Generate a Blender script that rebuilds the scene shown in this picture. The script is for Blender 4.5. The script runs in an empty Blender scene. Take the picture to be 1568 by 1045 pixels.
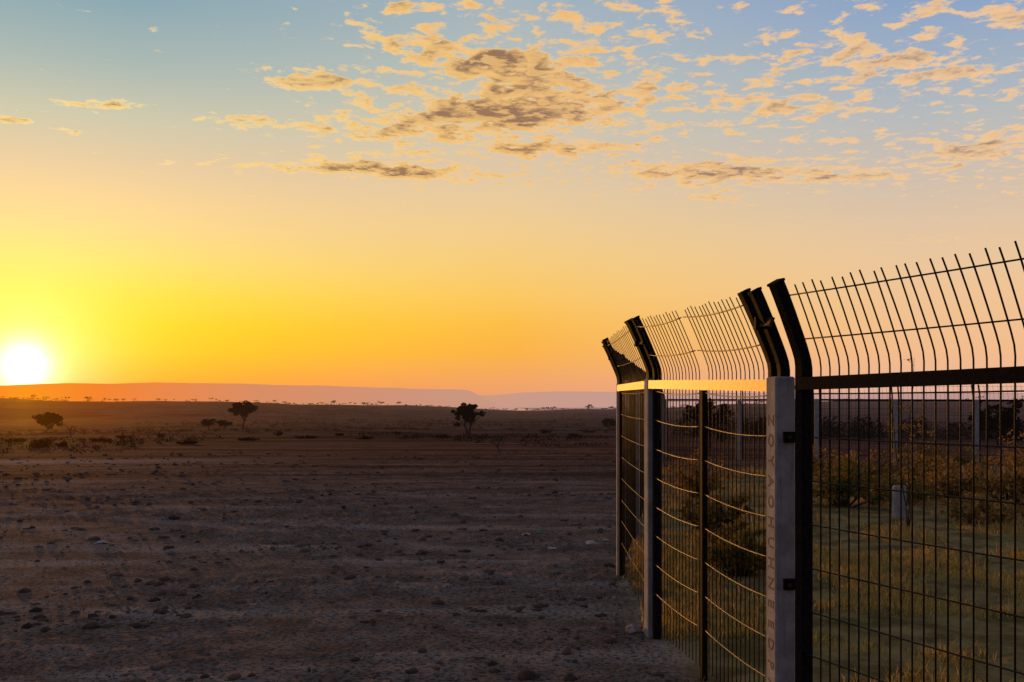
import bpy, math, random
import numpy as np
from mathutils import Vector
random.seed(7); rng=np.random.default_rng(7)
scene=bpy.context.scene
F=1524.0; HOR=615.0; CAMZ=1.65
SUN_AZ=math.radians(26.1); SUN_EL=math.radians(1.85)
SD=Vector((-math.sin(SUN_AZ)*math.cos(SUN_EL), math.cos(SUN_AZ)*math.cos(SUN_EL), math.sin(SUN_EL)))

def lin(c):
    out=[]
    for v in c[:3]:
        v=v/255.0
        out.append(v/12.92 if v<=0.04045 else ((v+0.055)/1.055)**2.4)
    return (out[0],out[1],out[2],1.0)

# ---------------------------------------------------------------- node helper
class NT:
    def __init__(s,tree): s.t=tree; s.n=tree.nodes; s.l=tree.links
    def put(s,sock,v):
        if v is None: return
        if isinstance(v,bpy.types.NodeSocket): s.l.new(v,sock)
        else: sock.default_value=v
    def m(s,op,a,b=None,c=None,clamp=False):
        n=s.n.new('ShaderNodeMath'); n.operation=op; n.use_clamp=clamp
        s.put(n.inputs[0],a); s.put(n.inputs[1],b); s.put(n.inputs[2],c); return n.outputs[0]
    def v(s,op,a,b=None,out=0):
        n=s.n.new('ShaderNodeVectorMath'); n.operation=op
        s.put(n.inputs[0],a)
        if op=='SCALE': s.put(n.inputs[3],b)
        else: s.put(n.inputs[1],b)
        return n.outputs[out]
    def mr(s,x,a,b,c=0.0,d=1.0,smooth=True):
        n=s.n.new('ShaderNodeMapRange'); n.interpolation_type='SMOOTHSTEP' if smooth else 'LINEAR'
        s.put(n.inputs[0],x); s.put(n.inputs[1],a); s.put(n.inputs[2],b); s.put(n.inputs[3],c); s.put(n.inputs[4],d)
        return n.outputs[0]
    def mix(s,f,a,b,mode='MIX'):
        n=s.n.new('ShaderNodeMix'); n.data_type='RGBA'; n.blend_type=mode
        s.put(n.inputs[0],f); s.put(n.inputs[6],a); s.put(n.inputs[7],b); return n.outputs[2]
    def noise(s,vec,scale,detail=5,rough=0.55,dist=0.0):
        n=s.n.new('ShaderNodeTexNoise'); s.put(n.inputs['Vector'],vec)
        n.inputs['Scale'].default_value=scale; n.inputs['Detail'].default_value=detail
        n.inputs['Roughness'].default_value=rough; n.inputs['Distortion'].default_value=dist
        return n.outputs['Fac']
    def ramp(s,f,stops):
        n=s.n.new('ShaderNodeValToRGB'); s.put(n.inputs[0],f); cr=n.color_ramp
        while len(cr.elements)<len(stops): cr.elements.new(0.5)
        for e,(p,c) in zip(cr.elements,stops): e.position=p; e.color=c
        return n.outputs[0]
    def comb(s,x,y,z):
        n=s.n.new('ShaderNodeCombineXYZ'); s.put(n.inputs[0],x); s.put(n.inputs[1],y); s.put(n.inputs[2],z); return n.outputs[0]
    def sep(s,v):
        n=s.n.new('ShaderNodeSeparateXYZ'); s.put(n.inputs[0],v); return n.outputs

# ---------------------------------------------------------------- world
def build_world():
    w=bpy.data.worlds.new("World"); scene.world=w; w.use_nodes=True
    T=NT(w.node_tree); T.n.clear()
    tc=T.n.new('ShaderNodeTexCoord')
    d=T.v('NORMALIZE',tc.outputs['Generated'])
    x,y,z=T.sep(d)
    h=T.m('SQRT',T.m('ADD',T.m('MULTIPLY',x,x),T.m('ADD',T.m('MULTIPLY',y,y),1e-6)))
    sh=math.hypot(SD.x,SD.y)
    ca=T.m('DIVIDE',T.m('ADD',T.m('MULTIPLY',x,SD.x/sh),T.m('MULTIPLY',y,SD.y/sh)),h)
    az=T.m('ARCCOSINE',T.m('MINIMUM',T.m('MAXIMUM',ca,-1.0),1.0))
    A=(200,[(612,(247,132,22)),(580,(252,158,12)),(540,(255,190,2)),(500,(253,204,12)),(450,(252,213,64)),(400,(248,214,110)),(350,(244,208,138)),(300,(238,202,150)),(250,(224,196,160)),(180,(198,194,172)),(100,(164,180,178)),(0,(132,164,178))])
    C=(784,[(612,(230,156,116)),(580,(240,164,98)),(540,(248,176,70)),(500,(250,186,70)),(450,(249,198,98)),(400,(245,202,122)),(350,(240,203,142)),(300,(231,201,157)),(250,(220,197,166)),(180,(205,197,176)),(100,(184,190,184)),(0,(164,180,190))])
    R=(1400,[(612,(220,174,156)),(580,(237,182,149)),(540,(242,187,141)),(500,(241,191,143)),(450,(239,195,149)),(400,(234,197,156)),(350,(226,196,163)),(300,(214,192,170)),(250,(202,189,177)),(180,(182,186,188)),(100,(160,176,194)),(0,(138,163,198))])
    fac=T.m('MULTIPLY',T.m('MAXIMUM',z,0.0),2.0)
    rs=[]
    for X,tab in (A,C,R):
        R0=math.hypot(F,X-784); st=[]
        for yy,c in tab:
            e=(HOR-yy)/math.hypot(R0,HOR-yy); st.append((min(1,e*2),lin(c)))
        st.append((1.0,lin((92,124,164))))
        rs.append(T.ramp(fac,st))
    a0=math.radians(5.2)
    f1=T.mr(az,a0,0.455,smooth=False); f2=T.mr(az,0.455,0.84,smooth=False); f3=T.mr(az,0.9,2.6)
    col=T.mix(f1,rs[0],rs[1]); col=T.mix(f2,col,rs[2])
    back=T.ramp(fac,[(0,lin((158,126,122))),(0.3,lin((136,128,142))),(1,lin((84,100,136)))])
    col=T.mix(f3,col,back)
    # clouds (layer at constant altitude)
    inv=T.m('DIVIDE',1.0,T.m('ADD',T.m('MAXIMUM',z,0.0),0.02))
    px=T.m('MULTIPLY',x,inv); py=T.m('MULTIPLY',y,inv)
    P=T.comb(px,py,0.0)
    def gauss(cx,cy,sx,sy,amp):
        u=T.m('MULTIPLY_ADD',px,1/sx,-cx/sx); v=T.m('MULTIPLY_ADD',py,1/sy,-cy/sy)
        q=T.m('MULTIPLY_ADD',u,u,T.m('MULTIPLY',v,v))
        return T.m('MULTIPLY',T.m('EXPONENT',T.m('MULTIPLY',q,-1.0)),amp)
    def pp(X,Y):
        den=(HOR-Y)+0.02*math.hypot(F,X-784,HOR-Y); return (X-784)/den, F/den
    def g(X,Y,wx,wy,amp):
        c=pp(X,Y); l=pp(X+wx,Y); t=pp(X,Y+wy); return gauss(c[0],c[1],abs(l[0]-c[0]),abs(t[1]-c[1]),amp)
    cov=T.m('MULTIPLY',T.m('SUBTRACT',T.noise(P,2.6,2,0.5),0.5),0.26)
    for q in [(760,90,120,20,0.24),(800,118,110,20,0.14),(775,172,145,28,0.35),(470,122,105,22,0.25),(500,256,130,15,0.29),(650,266,80,12,0.21),(1090,266,125,18,0.25),(1290,268,90,12,0.16),(540,200,170,20,0.20),(1040,135,130,26,0.13),(1210,165,120,24,0.12),(1290,85,140,26,0.12),(1510,225,90,28,0.18),(1430,110,100,22,0.12),(165,160,95,9,0.28),(118,202,36,6,0.24),(20,184,36,6,0.26),(360,180,70,9,0.25),(850,228,100,10,0.22),(950,50,130,30,0.08),(1440,368,60,6,0.20),(1540,25,60,14,0.16),(640,12,90,12,0.12),(570,62,60,12,0.13),(1085,303,45,6,0.18),(290,250,60,8,0.16)]:
        cov=T.m('ADD',cov,g(*q))
    reg=T.m('MULTIPLY',T.mr(px,-0.85,-0.25),T.mr(py,4.9,4.0))
    cov=T.m('ADD',cov,T.m('SUBTRACT',T.m('MULTIPLY',reg,0.115),0.11))
    def dens(Pv,det):
        n1=T.noise(Pv,11.5,det,0.62,0.25)
        return T.m('ADD',n1,cov)
    D=dens(P,7); off=T.v('ADD',P,(SD.x*0.045,SD.y*0.045,0.0)); D2=dens(off,3)
    alpha=T.mr(D,0.54,0.655)
    thick=T.mr(D,0.61,0.84,smooth=False)
    rim=T.mr(T.m('SUBTRACT',D,D2),-0.10,0.10)
    lit=T.mix(f1,lin((255,218,140)),lin((254,199,116))); lit=T.mix(f2,lit,lin((251,204,146)))
    shd=T.mix(f2,lin((146,104,76)),lin((152,128,120)))
    sf=T.m('MULTIPLY',T.m('POWER',thick,0.75),T.m('SUBTRACT',1.4,T.m('MULTIPLY',rim,1.05)),clamp=True)
    cc=T.mix(sf,lit,shd)
    col=T.mix(T.m('MULTIPLY',alpha,0.92),col,cc)
    # sun and its aureole
    th=T.m('ARCCOSINE',T.m('MINIMUM',T.v('DOT_PRODUCT',d,tuple(SD),out=1),0.999999))
    def add(col,f,c):
        s_=T.v('SCALE',c,f); return T.mix(1.0,col,s_,'ADD')
    halo=T.m('EXPONENT',T.m('DIVIDE',th,-0.034)); wide=T.m('EXPONENT',T.m('DIVIDE',th,-0.12))
    t2=T.m('DIVIDE',th,0.019); core=T.m('EXPONENT',T.m('MULTIPLY',T.m('MULTIPLY',t2,t2),-1.0))
    col=add(col,halo,(0.9,0.82,0.62)); col=add(col,wide,(0.40,0.31,0.03)); col=add(col,core,(1.8,1.7,1.3))
    sky=T.n.new('ShaderNodeTexSky'); sky.sky_type='NISHITA'; sky.sun_disc=False
    sky.sun_elevation=SUN_EL; sky.sun_rotation=-SUN_AZ
    col=add(col,0.003,sky.outputs[0])
    bg=T.n.new('ShaderNodeBackground'); T.l.new(col,bg.inputs[0]); bg.inputs[1].default_value=1.0
    o=T.n.new('ShaderNodeOutputWorld'); T.l.new(bg.outputs[0],o.inputs[0])
    w.cycles.sampling_method='MANUAL'; w.cycles.sample_map_resolution=512
build_world()

# ---------------------------------------------------------------- materials
def new_mat(name):
    m=bpy.data.materials.new(name); m.use_nodes=True; T=NT(m.node_tree); T.n.clear()
    out=T.n.new('ShaderNodeOutputMaterial'); return m,T,out
def principled(T,col,rough=0.9,metal=0.0,bump=None,bstr=0.3,bdist=0.01,spec=0.3,trans=None):
    b=T.n.new('ShaderNodeBsdfPrincipled'); T.put(b.inputs['Base Color'],col); T.put(b.inputs['Roughness'],rough)
    b.inputs['Metallic'].default_value=metal; b.inputs['Specular IOR Level'].default_value=spec
    if bump is not None:
        n=T.n.new('ShaderNodeBump'); n.inputs['Strength'].default_value=bstr; n.inputs['Distance'].default_value=bdist
        T.l.new(bump,n.inputs['Height']); T.l.new(n.outputs[0],b.inputs['Normal'])
    return b.outputs[0]
def painted_haze(T,shader,L=4200.0,near=0.0):
    """aerial haze: painted-on glow (emission) growing with distance across the plain, stronger toward the sun"""
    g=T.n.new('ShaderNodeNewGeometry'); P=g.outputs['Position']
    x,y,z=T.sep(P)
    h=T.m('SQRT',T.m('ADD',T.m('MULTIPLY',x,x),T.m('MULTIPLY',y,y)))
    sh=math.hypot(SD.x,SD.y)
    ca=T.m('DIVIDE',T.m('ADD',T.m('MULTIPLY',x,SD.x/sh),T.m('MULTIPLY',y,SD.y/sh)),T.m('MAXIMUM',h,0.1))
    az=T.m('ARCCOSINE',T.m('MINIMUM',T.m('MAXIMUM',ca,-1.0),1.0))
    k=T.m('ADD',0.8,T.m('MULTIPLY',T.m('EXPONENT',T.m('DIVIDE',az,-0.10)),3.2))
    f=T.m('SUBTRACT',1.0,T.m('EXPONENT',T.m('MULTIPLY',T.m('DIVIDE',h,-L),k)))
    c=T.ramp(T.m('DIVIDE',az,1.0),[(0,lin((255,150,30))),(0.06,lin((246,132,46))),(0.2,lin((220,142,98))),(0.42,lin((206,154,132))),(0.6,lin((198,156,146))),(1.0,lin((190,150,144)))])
    e=T.n.new('ShaderNodeEmission'); T.l.new(c,e.inputs[0]); e.inputs[1].default_value=1.0  # distance veil painted on as emission; no scattering medium present
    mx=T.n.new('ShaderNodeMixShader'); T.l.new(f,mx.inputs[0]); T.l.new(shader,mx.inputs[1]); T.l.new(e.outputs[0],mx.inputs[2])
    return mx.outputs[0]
def simple(name,c1,c2,scale=20,rough=0.85,metal=0,bstr=0.2,bdist=0.005,spec=0.3,hz=None,island=False):
    m,T,o=new_mat(name)
    g=T.n.new('ShaderNodeNewGeometry'); n=T.noise(g.outputs['Position'],scale,4,0.6)
    f=T.mr(n,0.3,0.7)
    if island: f=T.m('ADD',T.m('MULTIPLY',f,0.4),T.m('MULTIPLY',g.outputs['Random Per Island'],0.6))
    col=T.mix(f,(*c1,1),(*c2,1))
    s=principled(T,col,rough,metal,n if bstr>0 else None,bstr,bdist,spec)
    if hz: s=painted_haze(T,s,hz)
    T.l.new(s,o.inputs[0]); return m
def leaf_mat(name,c1,c2,hz=None,transl=0.3):
    m,T,o=new_mat(name)
    g=T.n.new('ShaderNodeNewGeometry')
    col=T.mix(g.outputs['Random Per Island'],(*c1,1),(*c2,1))
    s=principled(T,col,0.8,spec=0.0)
    if transl>0:
        tr=T.n.new('ShaderNodeBsdfTranslucent'); T.l.new(col,tr.inputs[0])
        mx=T.n.new('ShaderNodeMixShader'); mx.inputs[0].default_value=transl; T.l.new(s,mx.inputs[1]); T.l.new(tr.outputs[0],mx.inputs[2])
        s=mx.outputs[0]
    if hz: s=painted_haze(T,s,hz)
    T.l.new(s,o.inputs[0]); return m

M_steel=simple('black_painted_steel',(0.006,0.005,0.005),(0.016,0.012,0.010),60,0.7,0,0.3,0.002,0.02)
M_rail_sun=simple('steel_rail_sun_gold',(0.16,0.06,0.004),(0.36,0.14,0.010),30,0.5,0,0.6,0.004,0.26)  # low sun's gold glint on the side rail put into its base colour
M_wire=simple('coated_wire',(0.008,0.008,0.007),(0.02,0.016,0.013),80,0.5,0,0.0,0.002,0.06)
M_wire_sun=simple('wire_sun_gold',(0.06,0.035,0.012),(0.12,0.07,0.025),80,0.5,0,0.0,0.002,0.22)  # lighter gold base paints sunlight onto the side panel's horizontal wires
M_rust=simple('rusty_steel',(0.09,0.03,0.015),(0.03,0.015,0.01),90,0.75,0,0.4,0.003,0.2)
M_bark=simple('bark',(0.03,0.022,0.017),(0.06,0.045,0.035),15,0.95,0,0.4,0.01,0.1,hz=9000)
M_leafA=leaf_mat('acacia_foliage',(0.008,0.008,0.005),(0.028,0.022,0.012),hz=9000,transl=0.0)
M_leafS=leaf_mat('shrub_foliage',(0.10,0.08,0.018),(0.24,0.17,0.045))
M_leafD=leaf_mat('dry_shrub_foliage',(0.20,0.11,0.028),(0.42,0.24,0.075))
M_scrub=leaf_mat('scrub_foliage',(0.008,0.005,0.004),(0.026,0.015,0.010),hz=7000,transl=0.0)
M_grass=leaf_mat('grass_blades',(0.32,0.215,0.040),(0.60,0.40,0.11),transl=0.4)
M_dry=leaf_mat('dry_grass',(0.26,0.165,0.055),(0.56,0.38,0.15),transl=0.35)
M_straw=leaf_mat('straw',(0.10,0.075,0.048),(0.26,0.19,0.12),transl=0.1)
M_clod=simple('soil_clod',(0.034,0.023,0.018),(0.14,0.098,0.077),12,0.95,0,0.5,0.01,0.0,island=True)
M_paper=simple('litter_paper',(0.28,0.25,0.22),(0.46,0.42,0.38),30,0.8,0,0.2,0.003)
M_plastic=simple('litter_plastic_green',(0.03,0.12,0.06),(0.05,0.18,0.10),30,0.4,0,0.2,0.003)

def concrete():
    m,T,o=new_mat('weathered_concrete')
    g=T.n.new('ShaderNodeNewGeometry'); P=g.outputs['Position']
    a=T.noise(P,9,5,0.65); b=T.noise(P,160,3,0.6)
    st=T.noise(T.v('MULTIPLY',P,(40,40,3)),1.0,4,0.6)
    col=T.mix(T.mr(a,0.3,0.7),(0.20,0.195,0.195,1),(0.32,0.305,0.295,1))
    col=T.mix(T.m('MULTIPLY',T.mr(st,0.5,0.75),0.5),col,(0.11,0.10,0.095,1))
    col=T.mix(T.m('MULTIPLY',T.mr(b,0.58,0.70),0.6),col,(0.09,0.08,0.075,1))
    h=T.m('ADD',T.m('MULTIPLY',a,0.6),T.m('MULTIPLY',b,0.5))
    T.l.new(principled(T,col,0.9,0,h,0.8,0.005,0.1),o.inputs[0]); return m
M_conc=concrete()
M_letter=simple('stamped_letters',(0.06,0.045,0.04),(0.12,0.09,0.08),60,0.9)

# ---------------------------------------------------------------- mesh builders
class MB:
    def __init__(s): s.v=[]; s.f=[]; s.mi=[]
    def add(s,vs,fs,mi=0):
        o=len(s.v); s.v.extend([tuple(p) for p in vs]); s.f.extend([tuple(i+o for i in f) for f in fs]); s.mi.extend([mi]*len(fs))
    def tube(s,pts,r,n=5,mi=0,cap=True):
        pts=[Vector(p) for p in pts]; rr=r if isinstance(r,(list,tuple)) else [r]*len(pts)
        vs=[];fs=[]
        ref=Vector((0,0,1)) if abs((pts[-1]-pts[0]).normalized().z)<0.8 else Vector((1,0,0))
        for i,p in enumerate(pts):
            t=(pts[min(i+1,len(pts)-1)]-pts[max(i-1,0)]).normalized()
            a=t.cross(ref).normalized(); b=t.cross(a)
            for k in range(n):
                an=2*math.pi*k/n; vs.append(p+(a*math.cos(an)+b*math.sin(an))*rr[i])
        for i in range(len(pts)-1):
            for k in range(n): fs.append((i*n+k,i*n+(k+1)%n,(i+1)*n+(k+1)%n,(i+1)*n+k))
        if cap: fs.append(tuple(range(n-1,-1,-1))); fs.append(tuple((len(pts)-1)*n+k for k in range(n)))
        s.add(vs,fs,mi)
    def sweep(s,pts,A,Bs,mi=0):
        """rect section: A half vector, Bs list of half vectors"""
        vs=[];fs=[]
        for p,B in zip(pts,Bs):
            p=Vector(p)
            for q in (p-A-B,p+A-B,p+A+B,p-A+B): vs.append(q)
        for i in range(len(pts)-1):
            for k in range(4): fs.append((i*4+k,i*4+(k+1)%4,(i+1)*4+(k+1)%4,(i+1)*4+k))
        L=(len(pts)-1)*4
        fs.append((3,2,1,0)); fs.append((L,L+1,L+2,L+3)); s.add(vs,fs,mi)
    def box(s,c,a,b,d,mi=0):
        c=Vector(c); s.sweep([c-d,c+d],a,[b,b],mi)
    def chamfer_post(s,c,t,n,ht,hn,z0,z1,ch=0.008,mi=0):
        sec=[(-ht+ch,-hn),(ht-ch,-hn),(ht,-hn+ch),(ht,hn-ch),(ht-ch,hn),(-ht+ch,hn),(-ht,hn-ch),(-ht,-hn+ch)]
        vs=[];
        for z,k in ((z0,1),(z1-ch,1),(z1,0.86)):
            for u,w in sec: q=Vector((c[0],c[1],z))+t*(u*k)+n*(w*k); vs.append(q)
        fs=[]
        for i in range(2):
            for k in range(8): fs.append((i*8+k,i*8+(k+1)%8,(i+1)*8+(k+1)%8,(i+1)*8+k))
        fs.append(tuple(range(16,24))); s.add(vs,fs,mi)
    def obj(s,name,mats,parent=None,smooth=False):
        me=bpy.data.meshes.new(name); me.from_pydata(s.v,[],s.f)
        for m in mats: me.materials.append(m)
        me.polygons.foreach_set('material_index',s.mi)
        if smooth: me.polygons.foreach_set('use_smooth',[True]*len(s.f))
        me.update(); o=bpy.data.objects.new(name,me); scene.collection.objects.link(o)
        if parent: o.parent=parent
        return o
def np_mesh(name,V,Fc,mats,mi=None,smooth=False,parent=None):
    k=Fc.shape[1]; me=bpy.data.meshes.new(name)
    me.vertices.add(len(V)); me.vertices.foreach_set('co',V.astype(np.float32).ravel())
    me.loops.add(Fc.size); me.loops.foreach_set('vertex_index',Fc.astype(np.int32).ravel())
    me.polygons.add(len(Fc)); me.polygons.foreach_set('loop_start',np.arange(0,Fc.size,k,dtype=np.int32))
    me.polygons.foreach_set('loop_total',np.full(len(Fc),k,dtype=np.int32))
    for m in mats: me.materials.append(m)
    if mi is not None: me.polygons.foreach_set('material_index',mi.astype(np.int32))
    if smooth: me.polygons.foreach_set('use_smooth',np.ones(len(Fc),dtype=bool))
    me.update(calc_edges=True); o=bpy.data.objects.new(name,me); scene.collection.objects.link(o)
    if parent: o.parent=parent
    return o
def empty(name,loc=(0,0,0)):
    e=bpy.data.objects.new(name,None); e.location=(0,0,0); scene.collection.objects.link(e); return e

# ---------------------------------------------------------------- terrain
TAB=rng.random((8,256,256))
def vn(x,y,s=0):
    xi=np.floor(x).astype(int); yi=np.floor(y).astype(int); fx=x-xi; fy=y-yi
    fx=fx*fx*(3-2*fx); fy=fy*fy*(3-2*fy); t=TAB[s%8]
    a=t[xi&255,yi&255]; b=t[(xi+1)&255,yi&255]; c=t[xi&255,(yi+1)&255]; d=t[(xi+1)&255,(yi+1)&255]
    return (a*(1-fx)+b*fx)*(1-fy)+(c*(1-fx)+d*fx)*fy
def fbm(x,y,o=4,s=0):
    r=0;a=.5;t=0
    for i in range(o): r=r+a*vn(x*2**i+13.7*i,y*2**i+5.1*i,s+i); t+=a; a*=.5
    return r/t
def sstep(a,b,x):
    t=np.clip((x-a)/(b-a),0,1); return t*t*(3-2*t)
def ridge_z(az):   # az positive to the right, radians
    px=784+F*np.tan(np.clip(az,-1.2,1.2))
    yy=np.interp(px,[-600,0,200,400,560,700,800,930,1000,1200,1568,2200],[611,612,614,618,621,625,629,630,626,616,614,614])
    return CAMZ+(HOR-yy)/F*900/np.cos(np.clip(az,-1.2,1.2))*np.cos(az)
def ground_z(x,y,fine=True):
    x=np.asarray(x,float); y=np.asarray(y,float)
    r=np.hypot(x,y); az=np.arctan2(x,y)
    base=np.interp(r,[0,25,50,100,200,400],[0,0,-0.35,-1.6,-3.9,-5.6])
    rz=ridge_z(az)*np.cos(np.clip(az,-1.2,1.2))**0
    t=sstep(330,900,r); base=base*(1-t)+rz*t
    t=sstep(930,1700,r); base=base*(1-t)+(-45)*t
    base=base+(fbm(x/90,y/90,3,1)-.5)*5*sstep(260,600,r)
    base=base+(fbm(x/14,y/14,3,2)-.5)*0.5*sstep(35,140,r)
    base=base+(fbm(x/2.6,y/2.6,3,3)-.5)*0.03*sstep(1,6,r)
    if fine:
        fade=1-sstep(18,45,r)
        n=fbm(x/0.35,y/0.35,3,4); c=fbm(x/0.08,y/0.08,3,5)
        amt=0.3+1.0*sstep(.42,.62,fbm(x/3.1+9,y/1.3,3,6))
        base=base+((n-.5)*0.022+np.maximum(c-.53,0)*0.09)*fade*amt
    return base
def enc_x(y):
    return np.interp(y,[0,1.6,3.5,4.8,7,9.46,30,31],[2.7,2.6,1.8,1.3,0.98,1.05,4.5,200])
def build_ground():
    a_f=np.radians(np.arange(-36,36.01,0.13)); a_b=np.radians(np.arange(39,321.1,3.0))
    az=np.concatenate([a_f,a_b]); n=len(az)
    rr=[0.6]
    while rr[-1]<9000:
        q=rr[-1]; rr.append(q*(1.06 if q<3 else (1.008 if q<40 else 1.014)))
    rr=np.array(rr); m=len(rr)
    Rg,Ag=np.meshgrid(rr,az,indexing='ij'); X=Rg*np.sin(Ag); Y=Rg*np.cos(Ag); Z=ground_z(X,Y)
    V=np.stack([X.ravel(),Y.ravel(),Z.ravel()],1)
    i=np.arange(m-1)[:,None]*n; j=np.arange(n)[None,:]; j2=(j+1)%n
    Fc=np.stack([(i+j),(i+j2),(i+n+j2),(i+n+j)],-1).reshape(-1,4)[:,::-1]
    o=np_mesh('ground',V,Fc,[ground_mat()],smooth=True)
    me=o.data
    X=V[:,0];Y=V[:,1]
    gr=sstep(-0.15,0.35,X-enc_x(Y)+ (fbm(X*1.5,Y*1.5,3,2)-.5)*.5)*(1-sstep(18,26,Y))*(Y>0)
    rd_c=30+0.06*X+ (fbm(X/9,Y*0,2,1)-.5)*2.0
    rd=np.exp(-((Y-rd_c)/1.5)**2)*sstep(-3,-14,X)
    # faint wheel tracks crossing the bare soil
    for off in (0,1.5):
        c=9.5+off-0.55*X+(fbm(X/6,X*0,2,2)-.5)*1.2
        rd=np.maximum(rd,.55*np.exp(-((Y-c)/.22)**2)*(X<.6)*(Y<28)*sstep(.38,.5,fbm(X/1.1,Y/1.1,3,4)))
    for nm,a in (('grassy',gr),('road',rd)):
        at=me.attributes.new(nm,'FLOAT','POINT'); at.data.foreach_set('value',a.astype(np.float32))
def ground_mat():
    m,T,o=new_mat('dry_soil')
    g=T.n.new('ShaderNodeNewGeometry'); P=g.outputs['Position']
    mid=T.noise(P,2.2,5,0.65); fine=T.noise(P,26,5,0.75); stk=T.noise(T.v('MULTIPLY',P,(0.25,1.2,1)),1.0,4,0.6)
    col=T.mix(T.mr(mid,0.35,0.68),(0.122,0.080,0.060,1),(0.215,0.152,0.118,1))
    col=T.mix(T.m('MULTIPLY',T.mr(stk,0.5,0.66),0.6),col,(0.35,0.262,0.206,1))
    col=T.mix(T.m('MULTIPLY',T.mr(fine,0.53,0.40),0.85),col,(0.034,0.022,0.017,1))
    col=T.mix(T.m('MULTIPLY',T.mr(fine,0.60,0.72),0.5),col,(0.44,0.34,0.275,1))
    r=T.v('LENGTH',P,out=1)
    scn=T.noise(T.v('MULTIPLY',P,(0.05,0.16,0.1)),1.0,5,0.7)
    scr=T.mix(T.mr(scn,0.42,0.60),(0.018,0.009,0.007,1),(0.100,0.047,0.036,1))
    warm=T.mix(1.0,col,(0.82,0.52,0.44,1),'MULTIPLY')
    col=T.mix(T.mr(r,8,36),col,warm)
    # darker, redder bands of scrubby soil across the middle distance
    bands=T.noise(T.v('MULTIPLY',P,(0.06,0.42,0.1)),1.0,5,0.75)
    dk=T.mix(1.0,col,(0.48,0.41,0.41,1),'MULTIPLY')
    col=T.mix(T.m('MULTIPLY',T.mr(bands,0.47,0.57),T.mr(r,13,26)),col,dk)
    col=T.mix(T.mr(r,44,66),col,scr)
    at=T.n.new('ShaderNodeAttribute'); at.attribute_name='road'
    col=T.mix(T.m('MULTIPLY',at.outputs['Fac'],0.65),col,(0.32,0.23,0.185,1))
    at2=T.n.new('ShaderNodeAttribute'); at2.attribute_name='grassy'
    gc=T.mix(T.mr(mid,0.35,0.65),(0.12,0.08,0.027,1),(0.28,0.19,0.07,1))
    col=T.mix(at2.outputs['Fac'],col,gc)
    hgt=T.m('ADD',T.m('MULTIPLY',mid,0.3),T.m('MULTIPLY',fine,0.7))
    s=principled(T,col,0.95,0,hgt,0.75,0.018,0.0)
    s2=principled(T,col,0.95,0,hgt,0.75,0.018,0.01)   # part of the soil has a grazing sheen
    mx=T.n.new('ShaderNodeMixShader'); mx.inputs[0].default_value=0.30; T.l.new(s,mx.inputs[1]); T.l.new(s2,mx.inputs[2])
    T.l.new(painted_haze(T,mx.outputs[0],7000),o.inputs[0]); return m
build_ground()

# ---------------------------------------------------------------- mountains
def mountain(name,dist,prof,seed,L,depth):
    xs=np.arange(-1100,2700,6); yy=np.interp(xs,[p[0] for p in prof],[p[1] for p in prof])
    yy=yy+(fbm(xs/60.0,xs*0,4,seed)-.5)*3.0
    az=np.arctan((xs-784)/F); n=len(xs)
    top=CAMZ+(HOR-yy)/F*dist
    rows=[]
    for k,(dr,hf) in enumerate([(-depth,0),(-depth*.6,.25),(-depth*.3,.62),(-depth*.1,.93),(0,1),(depth*.6,1.0),(depth,.5)]):
        d=dist+dr; jit=(fbm(xs/25.0,xs*0+k*3.3,4,seed+k)-.5)
        zz=-60+(top+60)*np.clip(hf+(jit*.22 if 0<hf<.9 else 0),0,1)
        rows.append(np.stack([np.tan(az)*d,np.full(n,d,float),zz],1))
    V=np.concatenate(rows); i=np.arange(6)[:,None]*n; j=np.arange(n-1)[None,:]
    Fc=np.stack([i+j,i+j+1,i+n+j+1,i+n+j],-1).reshape(-1,4)
    m=simple('painted_haze_rock_'+name,(0.10,0.07,0.06),(0.18,0.12,0.10),0.004,0.95,0,0,hz=L)
    np_mesh(name,V,Fc,[m],smooth=True)
mountain('plateau_hills',5200,[(-1100,592),(0,590),(60,588),(110,587),(180,588),(240,586),(330,587),(420,590),(500,591),(600,595),(690,597),(715,598),(728,603),(745,612),(765,622),(900,640),(2700,640)],1,1500,900)
mountain('far_mountains',8200,[(-1100,600),(600,604),(760,606),(800,602),(860,600),(930,601),(1010,604),(1100,602),(1250,604),(1400,600),(1568,603),(2700,598)],3,1600,1000)

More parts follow.
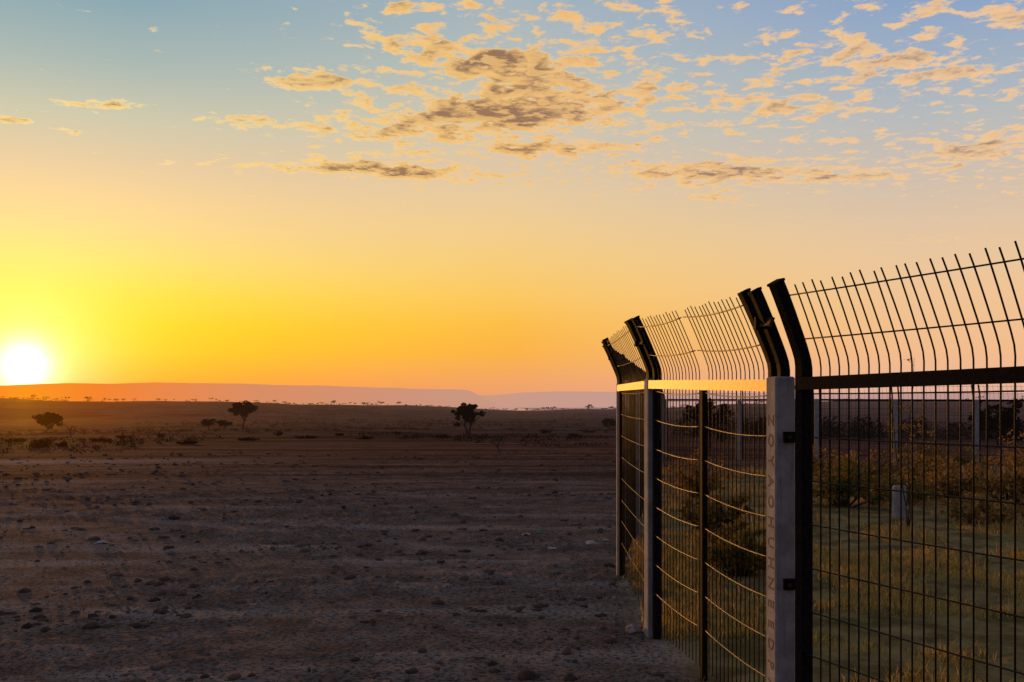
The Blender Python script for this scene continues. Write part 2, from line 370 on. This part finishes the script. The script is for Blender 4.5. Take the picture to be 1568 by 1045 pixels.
# ---------------------------------------------------------------- foliage helpers
def leaf_cloud(centres,rad,n_each,size,squash=0.6,r=rng):
    C=np.repeat(centres,n_each,axis=0); R=np.repeat(rad,n_each)
    N=len(C); d=r.normal(size=(N,3)); d/=np.linalg.norm(d,axis=1)[:,None]
    d*= (r.random(N)**0.45)[:,None]*R[:,None]; d[:,2]*=squash; C=C+d
    a=r.normal(size=(N,3)); a/=np.linalg.norm(a,axis=1)[:,None]
    b=r.normal(size=(N,3)); b-= (a*b).sum(1)[:,None]*a; b/=np.linalg.norm(b,axis=1)[:,None]
    s=size*(0.5+r.random(N))[:,None]
    V=np.stack([C-a*s,C-b*s*.55,C+a*s,C+b*s*.55],1).reshape(-1,3)
    return V,np.arange(N*4).reshape(-1,4)
def at_px(X,d):   # position on the plain, by bearing
    return ((X-784)/F*d, d)
def tree(name,x,y,H,W,seed,flat=0.35,base=0.35,trunks=1,leaf=0.14,nl=2600,mat=M_leafA,lean=0.0):
    r=np.random.default_rng(seed); z=float(ground_z(x,y,False))-0.1
    e=empty(name); mb=MB(); tips=[]
    for t in range(trunks):
        a0=r.random()*6.28; sx=(0.18*(t-(trunks-1)/2)*2+lean)*H*0.5
        p0=Vector((x+(t-(trunks-1)/2)*0.25,y,z)); fork=Vector((x+sx,y,z+H*base))
        mid=(p0+fork)/2+Vector((r.normal()*.05*H,0,0))
        mb.tube([p0,mid,fork],[H*.04,H*.032,H*.025],7)
        nb=6
        for k in range(nb):
            an=a0+k*6.28/nb+r.normal()*.3; rad=W*.5*(0.35+0.6*r.random())
            tip=Vector((x+sx*.6+math.cos(an)*rad,y+math.sin(an)*rad,z+H*(base+(1-base)*(0.45+0.4*r.random()))))
            m1=fork.lerp(tip,.5)+Vector((0,0,-H*.02)); mb.tube([fork,m1,tip],[H*.017,H*.011,H*.005],5)
            tips.append(tip)
            for q in range(2):
                t2=m1.lerp(tip,.4)+Vector((r.normal()*W*.13,r.normal()*W*.13,H*.14*r.random())); mb.tube([m1,t2],[H*.008,H*.003],4); tips.append(t2)
    mb.obj('trunk_and_limbs',[M_bark],e)
    K=26; ang=r.random(K)*6.28; rd=np.sqrt(r.random(K))*W*.42
    cz=z+H*(1-flat*.5)+ (r.random(K)-.5)*H*flat*.75 - (rd/(W*.5))**2*H*flat*.35
    cen=np.stack([x+np.cos(ang)*rd,y+np.sin(ang)*rd,cz],1)
    cen=np.vstack([cen,np.array([tuple(t) for t in tips])])
    rad=W*(.07+.09*r.random(len(cen)))
    V,Fc=leaf_cloud(cen,rad,max(10,nl//len(cen)),leaf,0.65,r)
    np_mesh('crown',V,Fc,[mat],parent=e); return e
# trees of the plain
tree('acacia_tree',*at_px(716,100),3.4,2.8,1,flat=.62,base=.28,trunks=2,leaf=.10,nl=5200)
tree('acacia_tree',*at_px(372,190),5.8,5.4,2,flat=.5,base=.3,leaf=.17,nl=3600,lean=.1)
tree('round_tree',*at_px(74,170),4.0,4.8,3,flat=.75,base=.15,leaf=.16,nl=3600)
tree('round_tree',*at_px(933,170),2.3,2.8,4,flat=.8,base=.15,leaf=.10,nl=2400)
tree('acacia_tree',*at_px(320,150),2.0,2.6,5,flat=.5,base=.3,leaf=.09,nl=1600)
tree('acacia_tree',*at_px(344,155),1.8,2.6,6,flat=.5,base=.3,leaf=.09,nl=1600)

def shrub(name,x,y,H,W,seed,mat,leaf=.03,nl=2500,twigs=26,sq=.8):
    r=np.random.default_rng(seed); z=float(ground_z(x,y,False))-0.02
    e=empty(name); mb=MB(); cen=[]
    for k in range(twigs):
        an=r.random()*6.28; rr=W*.5*r.random()**.6; hh=H*(.45+.5*r.random())*(1-.35*(rr/(W*.5))**2)
        tip=Vector((x+math.cos(an)*rr,y+math.sin(an)*rr,z+hh)); b=Vector((x+math.cos(an)*rr*.15,y+math.sin(an)*rr*.15,z))
        m=b.lerp(tip,.5)+Vector((r.normal()*.04*W,r.normal()*.04*W,H*.05))
        mb.tube([b,m,tip],[.008*H+.003,.005*H+.002,.002],4); cen+= [tuple(tip),tuple(b.lerp(tip,.6)),tuple(m)]
    mb.obj('stems',[M_bark],e)
    if nl:
        cen=np.array(cen); V,Fc=leaf_cloud(cen,W*(.04+.07*r.random(len(cen))),max(4,nl//len(cen)),leaf,sq,r)
        np_mesh('leaves',V,Fc,[mat],parent=e)
    return e
def bare(name,x,y,H,seed):
    r=np.random.default_rng(seed); z=float(ground_z(x,y,False)); mb=MB()
    def br(p,d,L,rad,dep):
        q=p+d*L; mb.tube([p,q],[rad,rad*.6],4,cap=False)
        if dep>0:
            for k in range(3):
                nd=(d+Vector((r.normal()*.45,r.normal()*.45,r.random()*.25))).normalized(); br(p.lerp(q,.5+.5*r.random()),nd,L*(.5+.3*r.random()),rad*.6,dep-1)
    for k in range(4): br(Vector((x+r.normal()*.03,y,z-.03)),Vector((r.normal()*.4,r.normal()*.3,1)).normalized(),H*.45,H*.012,3)
    mb.obj(name,[M_bark])
bare('bare_shrub',*at_px(765,34),.8,1)
bare('bare_shrub',*at_px(108,90),1.6,2)
bare('bare_shrub',*at_px(1000,40),.9,3)
# low bushes on the plain
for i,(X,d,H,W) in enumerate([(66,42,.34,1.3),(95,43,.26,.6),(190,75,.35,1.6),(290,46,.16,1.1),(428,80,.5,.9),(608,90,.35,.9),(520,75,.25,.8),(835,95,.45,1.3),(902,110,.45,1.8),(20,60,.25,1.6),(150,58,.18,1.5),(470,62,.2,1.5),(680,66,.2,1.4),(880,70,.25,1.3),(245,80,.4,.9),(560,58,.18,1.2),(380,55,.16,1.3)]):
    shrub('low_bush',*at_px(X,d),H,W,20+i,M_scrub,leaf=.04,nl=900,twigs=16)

# scrub masses on the distant plain
def mass(name,pts,hs,ws,nl,leaf,mat,trunk=False):
    r=np.random.default_rng(5)
    Z=ground_z(pts[:,0],pts[:,1],False); Vs=[];Fs=[];o=0
    N=len(pts)
    C=np.repeat(np.stack([pts[:,0],pts[:,1],Z],1),nl,axis=0); h=np.repeat(hs,nl); w=np.repeat(ws,nl); n=len(C)
    an=r.random(n)*6.28; rr=np.sqrt(r.random(n))*.5
    lumps=.7+.3*np.sin(an*3+np.repeat(r.random(N)*6.28,nl))
    if trunk: zz=h*(.62+.33*r.random(n)*(1-1.5*rr**2))
    else: zz=h*r.random(n)*(1-1.6*rr**2)
    C=C+np.stack([np.cos(an)*rr*w*lumps,np.sin(an)*rr*w*lumps,zz],1)
    a=r.normal(size=(n,3)); a/=np.linalg.norm(a,axis=1)[:,None]; b=np.cross(a,r.normal(size=(n,3))); b/=np.linalg.norm(b,axis=1)[:,None]
    s=(leaf*h*(.5+r.random(n)))[:,None]
    V=np.stack([C-a*s,C-b*s*.6,C+a*s,C+b*s*.6],1).reshape(-1,3)
    if trunk:
        B=np.stack([pts[:,0],pts[:,1],Z-.2],1); tw=(hs*.03)[:,None]
        ex=np.array([[1,0,0]]); up=np.zeros((N,3)); up[:,2]=hs*.75
        V2=np.stack([B-ex*tw,B+ex*tw,B+up+ex*tw*.6,B+up-ex*tw*.6],1).reshape(-1,3); V=np.vstack([V,V2])
    np_mesh(name,V,np.arange(len(V)).reshape(-1,4),[mat])
N=9000
d=np.exp(rng.uniform(math.log(36),math.log(880),N)); a=rng.uniform(-.62,.62,N)
p=np.stack([d*np.tan(a),d],1); keep=(fbm(p[:,0]/(8+d/14),p[:,1]/(14+d/9),3,3)>.44)&(p[:,0]<np.where(d<60,4,1e9)); p=p[keep]; d=d[keep]
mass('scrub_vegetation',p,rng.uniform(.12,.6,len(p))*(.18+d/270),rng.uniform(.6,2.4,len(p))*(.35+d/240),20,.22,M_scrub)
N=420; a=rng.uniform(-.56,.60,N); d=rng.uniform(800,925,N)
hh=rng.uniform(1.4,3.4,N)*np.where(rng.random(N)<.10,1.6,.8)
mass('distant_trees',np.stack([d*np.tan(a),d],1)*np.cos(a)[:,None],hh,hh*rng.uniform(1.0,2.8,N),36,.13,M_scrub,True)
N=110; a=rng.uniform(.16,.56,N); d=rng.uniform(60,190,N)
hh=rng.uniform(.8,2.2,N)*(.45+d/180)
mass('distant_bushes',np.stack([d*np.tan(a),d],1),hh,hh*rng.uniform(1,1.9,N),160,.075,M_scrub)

# ---------------------------------------------------------------- clods, grass
def clods(name,N,mat,rngen,xr,yr,smin,smax,pw=4):
    t=(1+5**.5)/2
    ico=np.array([(-1,t,0),(1,t,0),(-1,-t,0),(1,-t,0),(0,-1,t),(0,1,t),(0,-1,-t),(0,1,-t),(t,0,-1),(t,0,1),(-t,0,-1),(-t,0,1)])/1.9
    fi=np.array([(0,11,5),(0,5,1),(0,1,7),(0,7,10),(0,10,11),(1,5,9),(5,11,4),(11,10,2),(10,7,6),(7,1,8),(3,9,4),(3,4,2),(3,2,6),(3,6,8),(3,8,9),(4,9,5),(2,4,11),(6,2,10),(8,6,7),(9,8,1)])
    y=yr[0]+(yr[1]-yr[0])*rngen.random(N*4)**1.5; x=rngen.uniform(xr[0],xr[1],N*4)
    x=x*np.clip(y/12,.35,3)
    k=(fbm(x/1.6,y/1.1,3,5)+.50*rngen.random(N*4))>.84; k&= x<enc_x(y)-.1
    x=x[k][:N];y=y[k][:N]; n=len(x)
    s=smin+(smax-smin)*rngen.random(n)**pw
    s=s*(1+.02*y)
    z=ground_z(x,y)+s*.06
    J=1+1.0*(rngen.random((n,12,3))-.5)
    st=np.stack([.7+.8*rngen.random(n),.7+.8*rngen.random(n),.35+.4*rngen.random(n)],1)
    V=ico[None]*J*s[:,None,None]*st[:,None]+np.stack([x,y,z],1)[:,None]
    Fc=(fi[None]+(np.arange(n)*12)[:,None,None]).reshape(-1,3)
    np_mesh(name,V.reshape(-1,3),Fc,[mat],smooth=False)
clods('soil_clods',11000,M_clod,np.random.default_rng(11),(-9,3),(3.2,36),.004,.048,10)
def grass(name,x,y,hmin,hmax,k,mat,seed,spread=.05,wd=.0035):
    r=np.random.default_rng(seed); n=len(x)*k
    X=np.repeat(x,k)+r.normal(size=n)*spread; Y=np.repeat(y,k)+r.normal(size=n)*spread; Z=ground_z(X,Y)-.01
    h=r.uniform(hmin,hmax,n)*np.repeat(r.uniform(.5,1.2,len(x)),k); an=r.random(n)*6.28; ln=r.random(n)*.8*h
    w=wd*(.6+r.random(n)); a2=r.random(n)*6.28
    B=np.stack([X,Y,Z],1); ax=np.stack([np.cos(a2)*w,np.sin(a2)*w,0*w],1)
    mid=B+np.stack([np.cos(an)*ln*.35,np.sin(an)*ln*.35,h*.6],1); tip=B+np.stack([np.cos(an)*ln,np.sin(an)*ln,h],1)
    V=np.stack([B-ax,B+ax,mid+ax*.7,mid-ax*.7,mid-ax*.7,mid+ax*.7,tip+ax*.1,tip-ax*.1],1).reshape(-1,3)
    np_mesh(name,V,np.arange(len(V)).reshape(-1,4),[mat])
r=np.random.default_rng(3)
def inside(N,y0,y1,xm,dens):
    y=r.uniform(y0,y1,N); x=r.uniform(0.9,xm,N); k=(x>enc_x(y)+.05)&(x<y*.62+.6)&(fbm(x/.8,y/.8,3,2)>dens); return x[k],y[k]
grass('grass',*inside(20000,3.2,13,9,.48),.02,.09,9,M_grass,1)
grass('dry_grass',*inside(9000,3.2,24,14,.5),.05,.18,8,M_dry,2,spread=.07)
N=450; y=3.5+12*r.random(N)**1.3; x=enc_x(y)-.03-np.abs(r.normal(size=N))*.3
grass('grass_tufts',x,y,.02,.07,5,M_straw,4,spread=.04,wd=.0022)
N=1800; y=3.4+16*r.random(N)**1.3; x=r.uniform(-.5,.12,N)*y; k=fbm(x/1.3,y/1.3,3,1)>.53
grass('dry_straw',x[k],y[k],.008,.028,4,M_straw,5,spread=.05,wd=.0018)
# shrubs inside the enclosure
for i,(X,d,H,W,mt,nl) in enumerate([(1290,15.5,.80,1.6,M_leafS,3000),(1375,16,.55,1.2,M_leafS,2400),(1455,17,.75,1.6,M_leafD,2600),(1545,16,.95,1.7,M_leafD,3000),(1330,20,.8,1.7,M_leafD,2200),
      (1135,9.5,.6,.8,M_leafS,2400),(1100,12,.7,.9,M_leafS,2200),(1070,17,.9,1.1,M_leafD,2000),(1250,22,.8,1.6,M_leafD,2000),(1610,22,1.2,2.4,M_leafD,2400),(1440,24,.8,2.0,M_leafS,1800),(1500,13.5,.45,1.1,M_leafD,1800),(1410,20,.7,1.4,M_leafD,1800)]):
    shrub('shrub',*at_px(X,d),H,W,50+i,mt,leaf=.032,nl=nl,twigs=40)
tree('thorn_tree',*at_px(1086,40),2.2,1.9,31,flat=.7,base=.25,leaf=.06,nl=3400)
tree('thorn_tree',*at_px(1525,42),2.3,2.4,32,flat=.75,base=.2,leaf=.06,nl=4200)
def sapling():
    x,y=at_px(1390,12.5); rr=np.random.default_rng(8); mb=MB(); z=0; cen=[]
    for (dx,dy,h,w) in [(0,0,2.2,.12),(-.15,.1,1.7,-.1),(.12,.05,1.3,.2)]:
        pts=[Vector((x+dx*t+w*t*t*.6+.02*math.sin(9*t+dx),y+dy*t,z+h*t)) for t in np.linspace(0,1,7)]
        mb.tube(pts,[.010,.009,.008,.006,.005,.004,.002],4)
        for q in range(12):
            t=rr.uniform(.3,1); i=min(5,int(t*6)); p=pts[i].lerp(pts[i+1],rr.random()); 
            tp=p+Vector((rr.normal()*.08,rr.normal()*.08,.05+.06*rr.random())); mb.tube([p,tp],[.003,.0015],3); cen.append(tuple(tp))
    e=empty('sapling'); mb.obj('stems',[M_bark],e); V,Fc=leaf_cloud(np.array(cen),np.full(len(cen),.05),14,.016,.9,rr); np_mesh('leaves',V,Fc,[M_leafD],parent=e)
sapling()

# marker stone
mk=MB(); x,y=at_px(1377,14.2); mk.chamfer_post((x,y),Vector((1,0,0)),Vector((0,1,0)),.09,.05,-.1,.45,.02); mk.obj('concrete_marker',[M_conc])

# ---------------------------------------------------------------- fence
BEND=[(0,0),(0,.06),(.006,.10),(.022,.145),(.045,.20),(.088,.30),(.127,.385),(.152,.435)]
def bend_at(zr):
    return float(np.interp(zr,[b[1] for b in BEND],[b[0] for b in BEND]))
def V2(p): return Vector((p[0],p[1],0))
Z3=Vector((0,0,1))
def panel(mb,P0,P1,z0,z1,nrm,sp=.058,rw=.0036,rh=.0036,sag=.012,sides=5,zb=.06,seed=0,hm=1):
    rr=random.Random(seed); a=V2(P0);b=V2(P1);L=(b-a).length;n=max(2,int(L/sp))
    for i in range(1,n):
        t=i/n; p=a.lerp(b,t); zt=z0+(z1-z0)*t; j=rr.uniform(-.004,.004); tv=(b-a).normalized()
        pts=[p+Z3*zb]+[p+nrm*o+Z3*(zt-.02+h)+tv*(j*h*6) for o,h in BEND]
        e=pts[-1]-pts[-2]; pts[-1]=pts[-2]+e*rr.uniform(.85,1.15)
        mb.tube(pts,rw,sides)
    K=10
    def hz(zr,off):
        pts=[]
        for i in range(K+1):
            t=i/K; p=a.lerp(b,t); zt=z0+(z1-z0)*t; pts.append(p+nrm*(off+rw+rh)+Z3*(zt+zr-sag*4*t*(1-t)))
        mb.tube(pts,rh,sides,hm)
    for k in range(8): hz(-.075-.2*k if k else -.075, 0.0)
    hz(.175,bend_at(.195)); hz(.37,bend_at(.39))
def rail(mb,P0,P1,z0,z1,nrm,h=.058,th=.02,off=.022):
    a=V2(P0)+nrm*off;b=V2(P1)+nrm*off; mb.sweep([a+Z3*(z0-h/2),b+Z3*(z1-h/2)],nrm*th,[Z3*(h/2)]*2)
def steel_post(mb,P,zt,nrm,tv,ht=.025,hn=.025,scale=1.0,z0=0,tip=1.0,cap=True):
    p=V2(P); pts=[p+Z3*z0]; Bs=[nrm*hn]
    for i,(o,h) in enumerate(BEND):
        pts.append(p+nrm*o*tip+Z3*(zt+h*tip)); 
        j=min(i+1,len(BEND)-1);k=max(i-1,0); d=Vector((BEND[j][0]-BEND[k][0],BEND[j][1]-BEND[k][1],0)).normalized()
        Bs.append((nrm*d.y-Z3*d.x)*hn)
    mb.sweep(pts,tv*ht,Bs)
    if cap:
        t=(pts[-1]-pts[-2]).normalized(); B=Bs[-1]; mb.box(pts[-1]+t*.006,tv*(ht+.004),B*1.15,t*.006)
def nv(P0,P1):
    t=(V2(P1)-V2(P0)).normalized(); return t, Vector((-t.y,t.x,0))
fence=empty('wire_mesh_fence')
C1=(1.295,4.80); C2=(.985,7.0); C3=(1.035,9.46); R0=(1.352,4.62); R1=(2.62,1.60)
Z1,Z2,Z3_,ZR=1.757,1.797,1.805,1.775
tR,nR=nv(R1,R0); tL,nL=nv(C1,C2); tM,nM=nv(C2,C3)
def cpost(nm,C,t,n,zt,ht,hn,brk):
    mb=MB(); mb.chamfer_post(C,t,n,ht,hn,-.3,zt+.012,.007); mb.obj(nm,[M_conc],fence)
cpost('concrete_post_corner',C1,tL,nL,Z1,.058,.05,0)
cpost('concrete_post_middle',C2,tL,nL,Z2,.05,.045,0)
cpost('concrete_post_far',C3,tM,nM,Z3_,.045,.04,0)
nO=(nR+nL).normalized()
WM=[M_wire,M_wire_sun]
mb=MB(); panel(mb,R0,R1,Z1+.003,ZR+.02,nR,sp=.060,seed=1,sides=6,hm=0); mb.obj('mesh_panel_front',WM,fence,True)
Cm=((C1[0]+C2[0])/2,(C1[1]+C2[1])/2); Zm=(Z1+Z2)/2
mb=MB(); A0=V2(C1)+tL*.08; A1=V2(Cm)-tL*.02; B0=V2(Cm)+tL*.02; B1=V2(C2)-tL*.1
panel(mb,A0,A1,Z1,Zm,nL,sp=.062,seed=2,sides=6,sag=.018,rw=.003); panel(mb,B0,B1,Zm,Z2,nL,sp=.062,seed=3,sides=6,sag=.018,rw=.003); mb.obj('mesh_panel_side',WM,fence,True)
mb=MB(); panel(mb,V2(C2)+tM*.08,V2(C3)-tM*.08,Z2,Z3_,nM,sp=.11,seed=4,rw=.0026,rh=.003); mb.obj('mesh_panel_side_far',[M_wire,M_wire],fence,True)
# rails
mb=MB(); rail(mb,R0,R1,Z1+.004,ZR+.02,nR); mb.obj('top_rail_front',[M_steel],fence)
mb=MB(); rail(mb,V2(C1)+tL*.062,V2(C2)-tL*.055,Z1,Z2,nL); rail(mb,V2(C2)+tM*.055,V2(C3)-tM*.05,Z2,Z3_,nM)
mb.obj('top_rail_side',[M_rail_sun],fence)
# steel uprights
mb=MB()
steel_post(mb,R0,Z1-.002,nR,tR,.024,.028,tip=1.0)
steel_post(mb,V2(C1)+Vector((.012,-.012,0)),Z1-.02,nO,tL,.02,.026,z0=1.72,tip=1.0)
steel_post(mb,V2(C1)+tL*.10+nL*-.01,Z1-.01,nL,tL,.02,.024,tip=1.0)
steel_post(mb,V2(C2)-tL*.085-nL*.01,Z2-.01,nL,tL,.022,.024)
steel_post(mb,V2(C2)+tL*.02,Z2-.02,nL,tL,.02,.024,z0=1.76)
steel_post(mb,V2(C2)+tM*.11-nM*.0,Z2-.01,nM,tM,.03,.026)
steel_post(mb,V2(C3)-tM*.09,Z3_-.01,nM,tM,.022,.026)
steel_post(mb,V2(C3)+tM*.03,Z3_-.02,nM,tM,.02,.026,z0=1.76)
steel_post(mb,V2(C3)+tM*.12,Z3_-.01,nM,tM,.022,.026,tip=.9)
mb.sweep([V2(Cm)+nL*.003,V2(Cm)+nL*.003+Z3*(Zm-.061)],tL*.02,[nL*.017]*2)
mb.obj('steel_uprights',[M_steel],fence)
# clamps and bolts
mb=MB()
def clamp(C,t,n,z,ht,hn,side):
    c=V2(C)+Z3*z
    mb.box(c+t*side*(ht+.012)-n*.018,t*.012,n*(hn*.6),Z3*.026,0)
    q=c+t*side*(ht+.026)-n*.01; mb.tube([q-t*side*.01,q+t*side*.014],.009,6,1)
for z in (1.48,.78,.2): clamp(C1,tL,nL,z,.058,.05,-1)
for z in (1.48,.78,.2): clamp(C2,tL,nL,z,.05,.045,-1)
for (C,n,t,zt) in ((C1,nL,tL,Z1),(C2,nL,tL,Z2),(C3,nM,tM,Z3_)):
    c=V2(C)+n*.085+Z3*(zt+.27)
    mb.box(c,t*.10,(n*.9+Z3*.4)*.008,(Z3*.9-n*.4)*.022,1)
    mb.box(c+t*.03+n*.02,t*.012,n*.012,Z3*.03,0)
mb.obj('clamps_and_brackets',[M_steel,M_rust],fence)
# stamped lettering on the lit face of the corner post
def lettering():
    txt='ZOYAOHUHNEEDPACO'
    fc=V2(C1)+nL*.0502
    for i,ch in enumerate(txt):
        cu=bpy.data.curves.new('l','FONT'); cu.body=ch; cu.size=.10; cu.offset=.0012; cu.extrude=.0012; cu.align_x='CENTER'; cu.align_y='CENTER'; cu.resolution_u=2
        o=bpy.data.objects.new('l',cu); scene.collection.objects.link(o)
        bpy.context.view_layer.update()
        dg=bpy.context.evaluated_depsgraph_get(); me=bpy.data.meshes.new_from_object(o.evaluated_get(dg)); bpy.data.objects.remove(o)
        zc=1.56-i*.098
        for v in me.vertices:
            gx,gy,gz=v.co; q=fc+tL*(-gy*.95)*1.0+Z3*(zc-gx*.85)+nL*gz; v.co=q
        me.name='stamped_letter'; me.materials.append(M_letter)
        ob=bpy.data.objects.new('stamped_letter_%d'%(i+1),me); scene.collection.objects.link(ob); ob.parent=fence
lettering()

# far sides of the enclosure
mbp=MB(); mbw=MB()
def run(P0,P1,step,sp,seed):
    t,n=nv(P0,P1); L=(V2(P1)-V2(P0)).length; k=int(L/step)
    for i in range(k+1):
        p=V2(P0)+t*(L*i/k); gz=float(ground_z(p.x,p.y,False))
        if i>0 or seed!=1:
            mbp.chamfer_post((p.x,p.y),t,n,.06,.06,gz-.2,gz+1.8,.01,0)
            steel_post(mbw,p+t*.09,gz+1.78,n,t,.02,.02,z0=gz,cap=False); steel_post(mbw,p-t*.09,gz+1.78,n,t,.02,.02,z0=gz,cap=False)
        if i<k:
            q=V2(P0)+t*(L*(i+1)/k); g2=float(ground_z(q.x,q.y,False))
            s0=p+t*.1; s1=q-t*.1
            panel(mbw,s0,s1,gz+1.8,g2+1.8,n,sp=sp,rw=.0035,rh=.004,sag=.0,sides=3,zb=gz+.05,seed=seed+i,hm=0)
            rail(mbw,s0,s1,gz+1.8,g2+1.8,n)
run((1.035,9.46),(4.6,30),2.6,.12,1)
run((4.6,30),(22,27),2.0,.12,100)
back=empty('wire_mesh_fence'); mbp.obj('concrete_posts',[M_conc],back); mbw.obj('wire_panels',[M_wire],back)

# ---------------------------------------------------------------- litter
def crumple(name,x,y,sx,sy,h,mat,seed):
    r=np.random.default_rng(seed); n=7; g=np.linspace(-1,1,n); X,Y=np.meshgrid(g,g)
    Z=np.abs(r.normal(size=X.shape))*h*(1.1-.5*(X**2+Y**2)); X=X+r.normal(size=X.shape)*.12; Y=Y+r.normal(size=X.shape)*.12
    gx=x+X*sx;gy=y+Y*sy; V=np.stack([gx,gy,ground_z(gx,gy)+Z+.004],-1).reshape(-1,3)
    i=np.arange(n-1)[:,None]*n;j=np.arange(n-1)[None,:]; Fc=np.stack([i+j,i+j+1,i+n+j+1,i+n+j],-1).reshape(-1,4)
    np_mesh(name,V,Fc,[mat])
def gp(X,Y): d=CAMZ*F/(Y-HOR); return ((X-784)/F*d,d)
for i,(X,Y,w,m) in enumerate([(157,833,.07,M_paper),(846,840,.05,M_paper),(805,820,.05,M_paper),(828,817,.045,M_plastic),(905,834,.055,M_paper),(928,829,.04,M_paper)]):
    crumple('litter',*gp(X,Y),w,w*.6,.025,m,i+70)
def rock(name,x,y,s,seed,mat):
    import bmesh
    bm=bmesh.new(); bmesh.ops.create_icosphere(bm,subdivisions=3,radius=1); r=random.Random(seed)
    from mathutils import noise as mn
    for v in bm.verts:
        v.co*= 1+.45*mn.noise(v.co*1.3+Vector((seed,0,0)))+.12*mn.noise(v.co*4); v.co.z*=.6
        v.co*=s
    me=bpy.data.meshes.new(name); bm.to_mesh(me); bm.free(); me.materials.append(mat)
    o=bpy.data.objects.new(name,me); scene.collection.objects.link(o); o.location=(x,y,float(ground_z(x,y))+s*.25)
M_stone=simple('stone',(0.16,0.125,0.10),(0.30,0.25,0.21),14,0.9,0,0.5,0.01,0.1)
rock('stone',*gp(970,968),.06,1,M_stone); rock('stone',*gp(948,888),.05,2,M_clod); rock('stone',*gp(955,900),.04,3,M_stone)
rock('stone',*gp(645,848),.05,4,M_clod); rock('stone',*gp(765,895),.045,5,M_clod)

# ---------------------------------------------------------------- sun + camera
sl=bpy.data.lights.new('sun','SUN'); sl.energy=2.8; sl.angle=math.radians(0.6); sl.color=(1.0,0.40,0.07)
so=bpy.data.objects.new('sun',sl); scene.collection.objects.link(so); so.rotation_euler=SD.to_track_quat('Z','Y').to_euler(); so.location=(0,0,50)
cam=bpy.data.cameras.new('camera'); co=bpy.data.objects.new('camera',cam); scene.collection.objects.link(co)
cam.sensor_width=36; cam.lens=36*F/1568.0; cam.shift_y=(HOR-522.5)/1568.0; cam.clip_end=30000; cam.clip_start=.05
co.location=(0,0,CAMZ); co.rotation_euler=(math.radians(90),0,0); scene.camera=co
scene.view_settings.view_transform='Standard'; scene.view_settings.look='None'; scene.view_settings.exposure=0
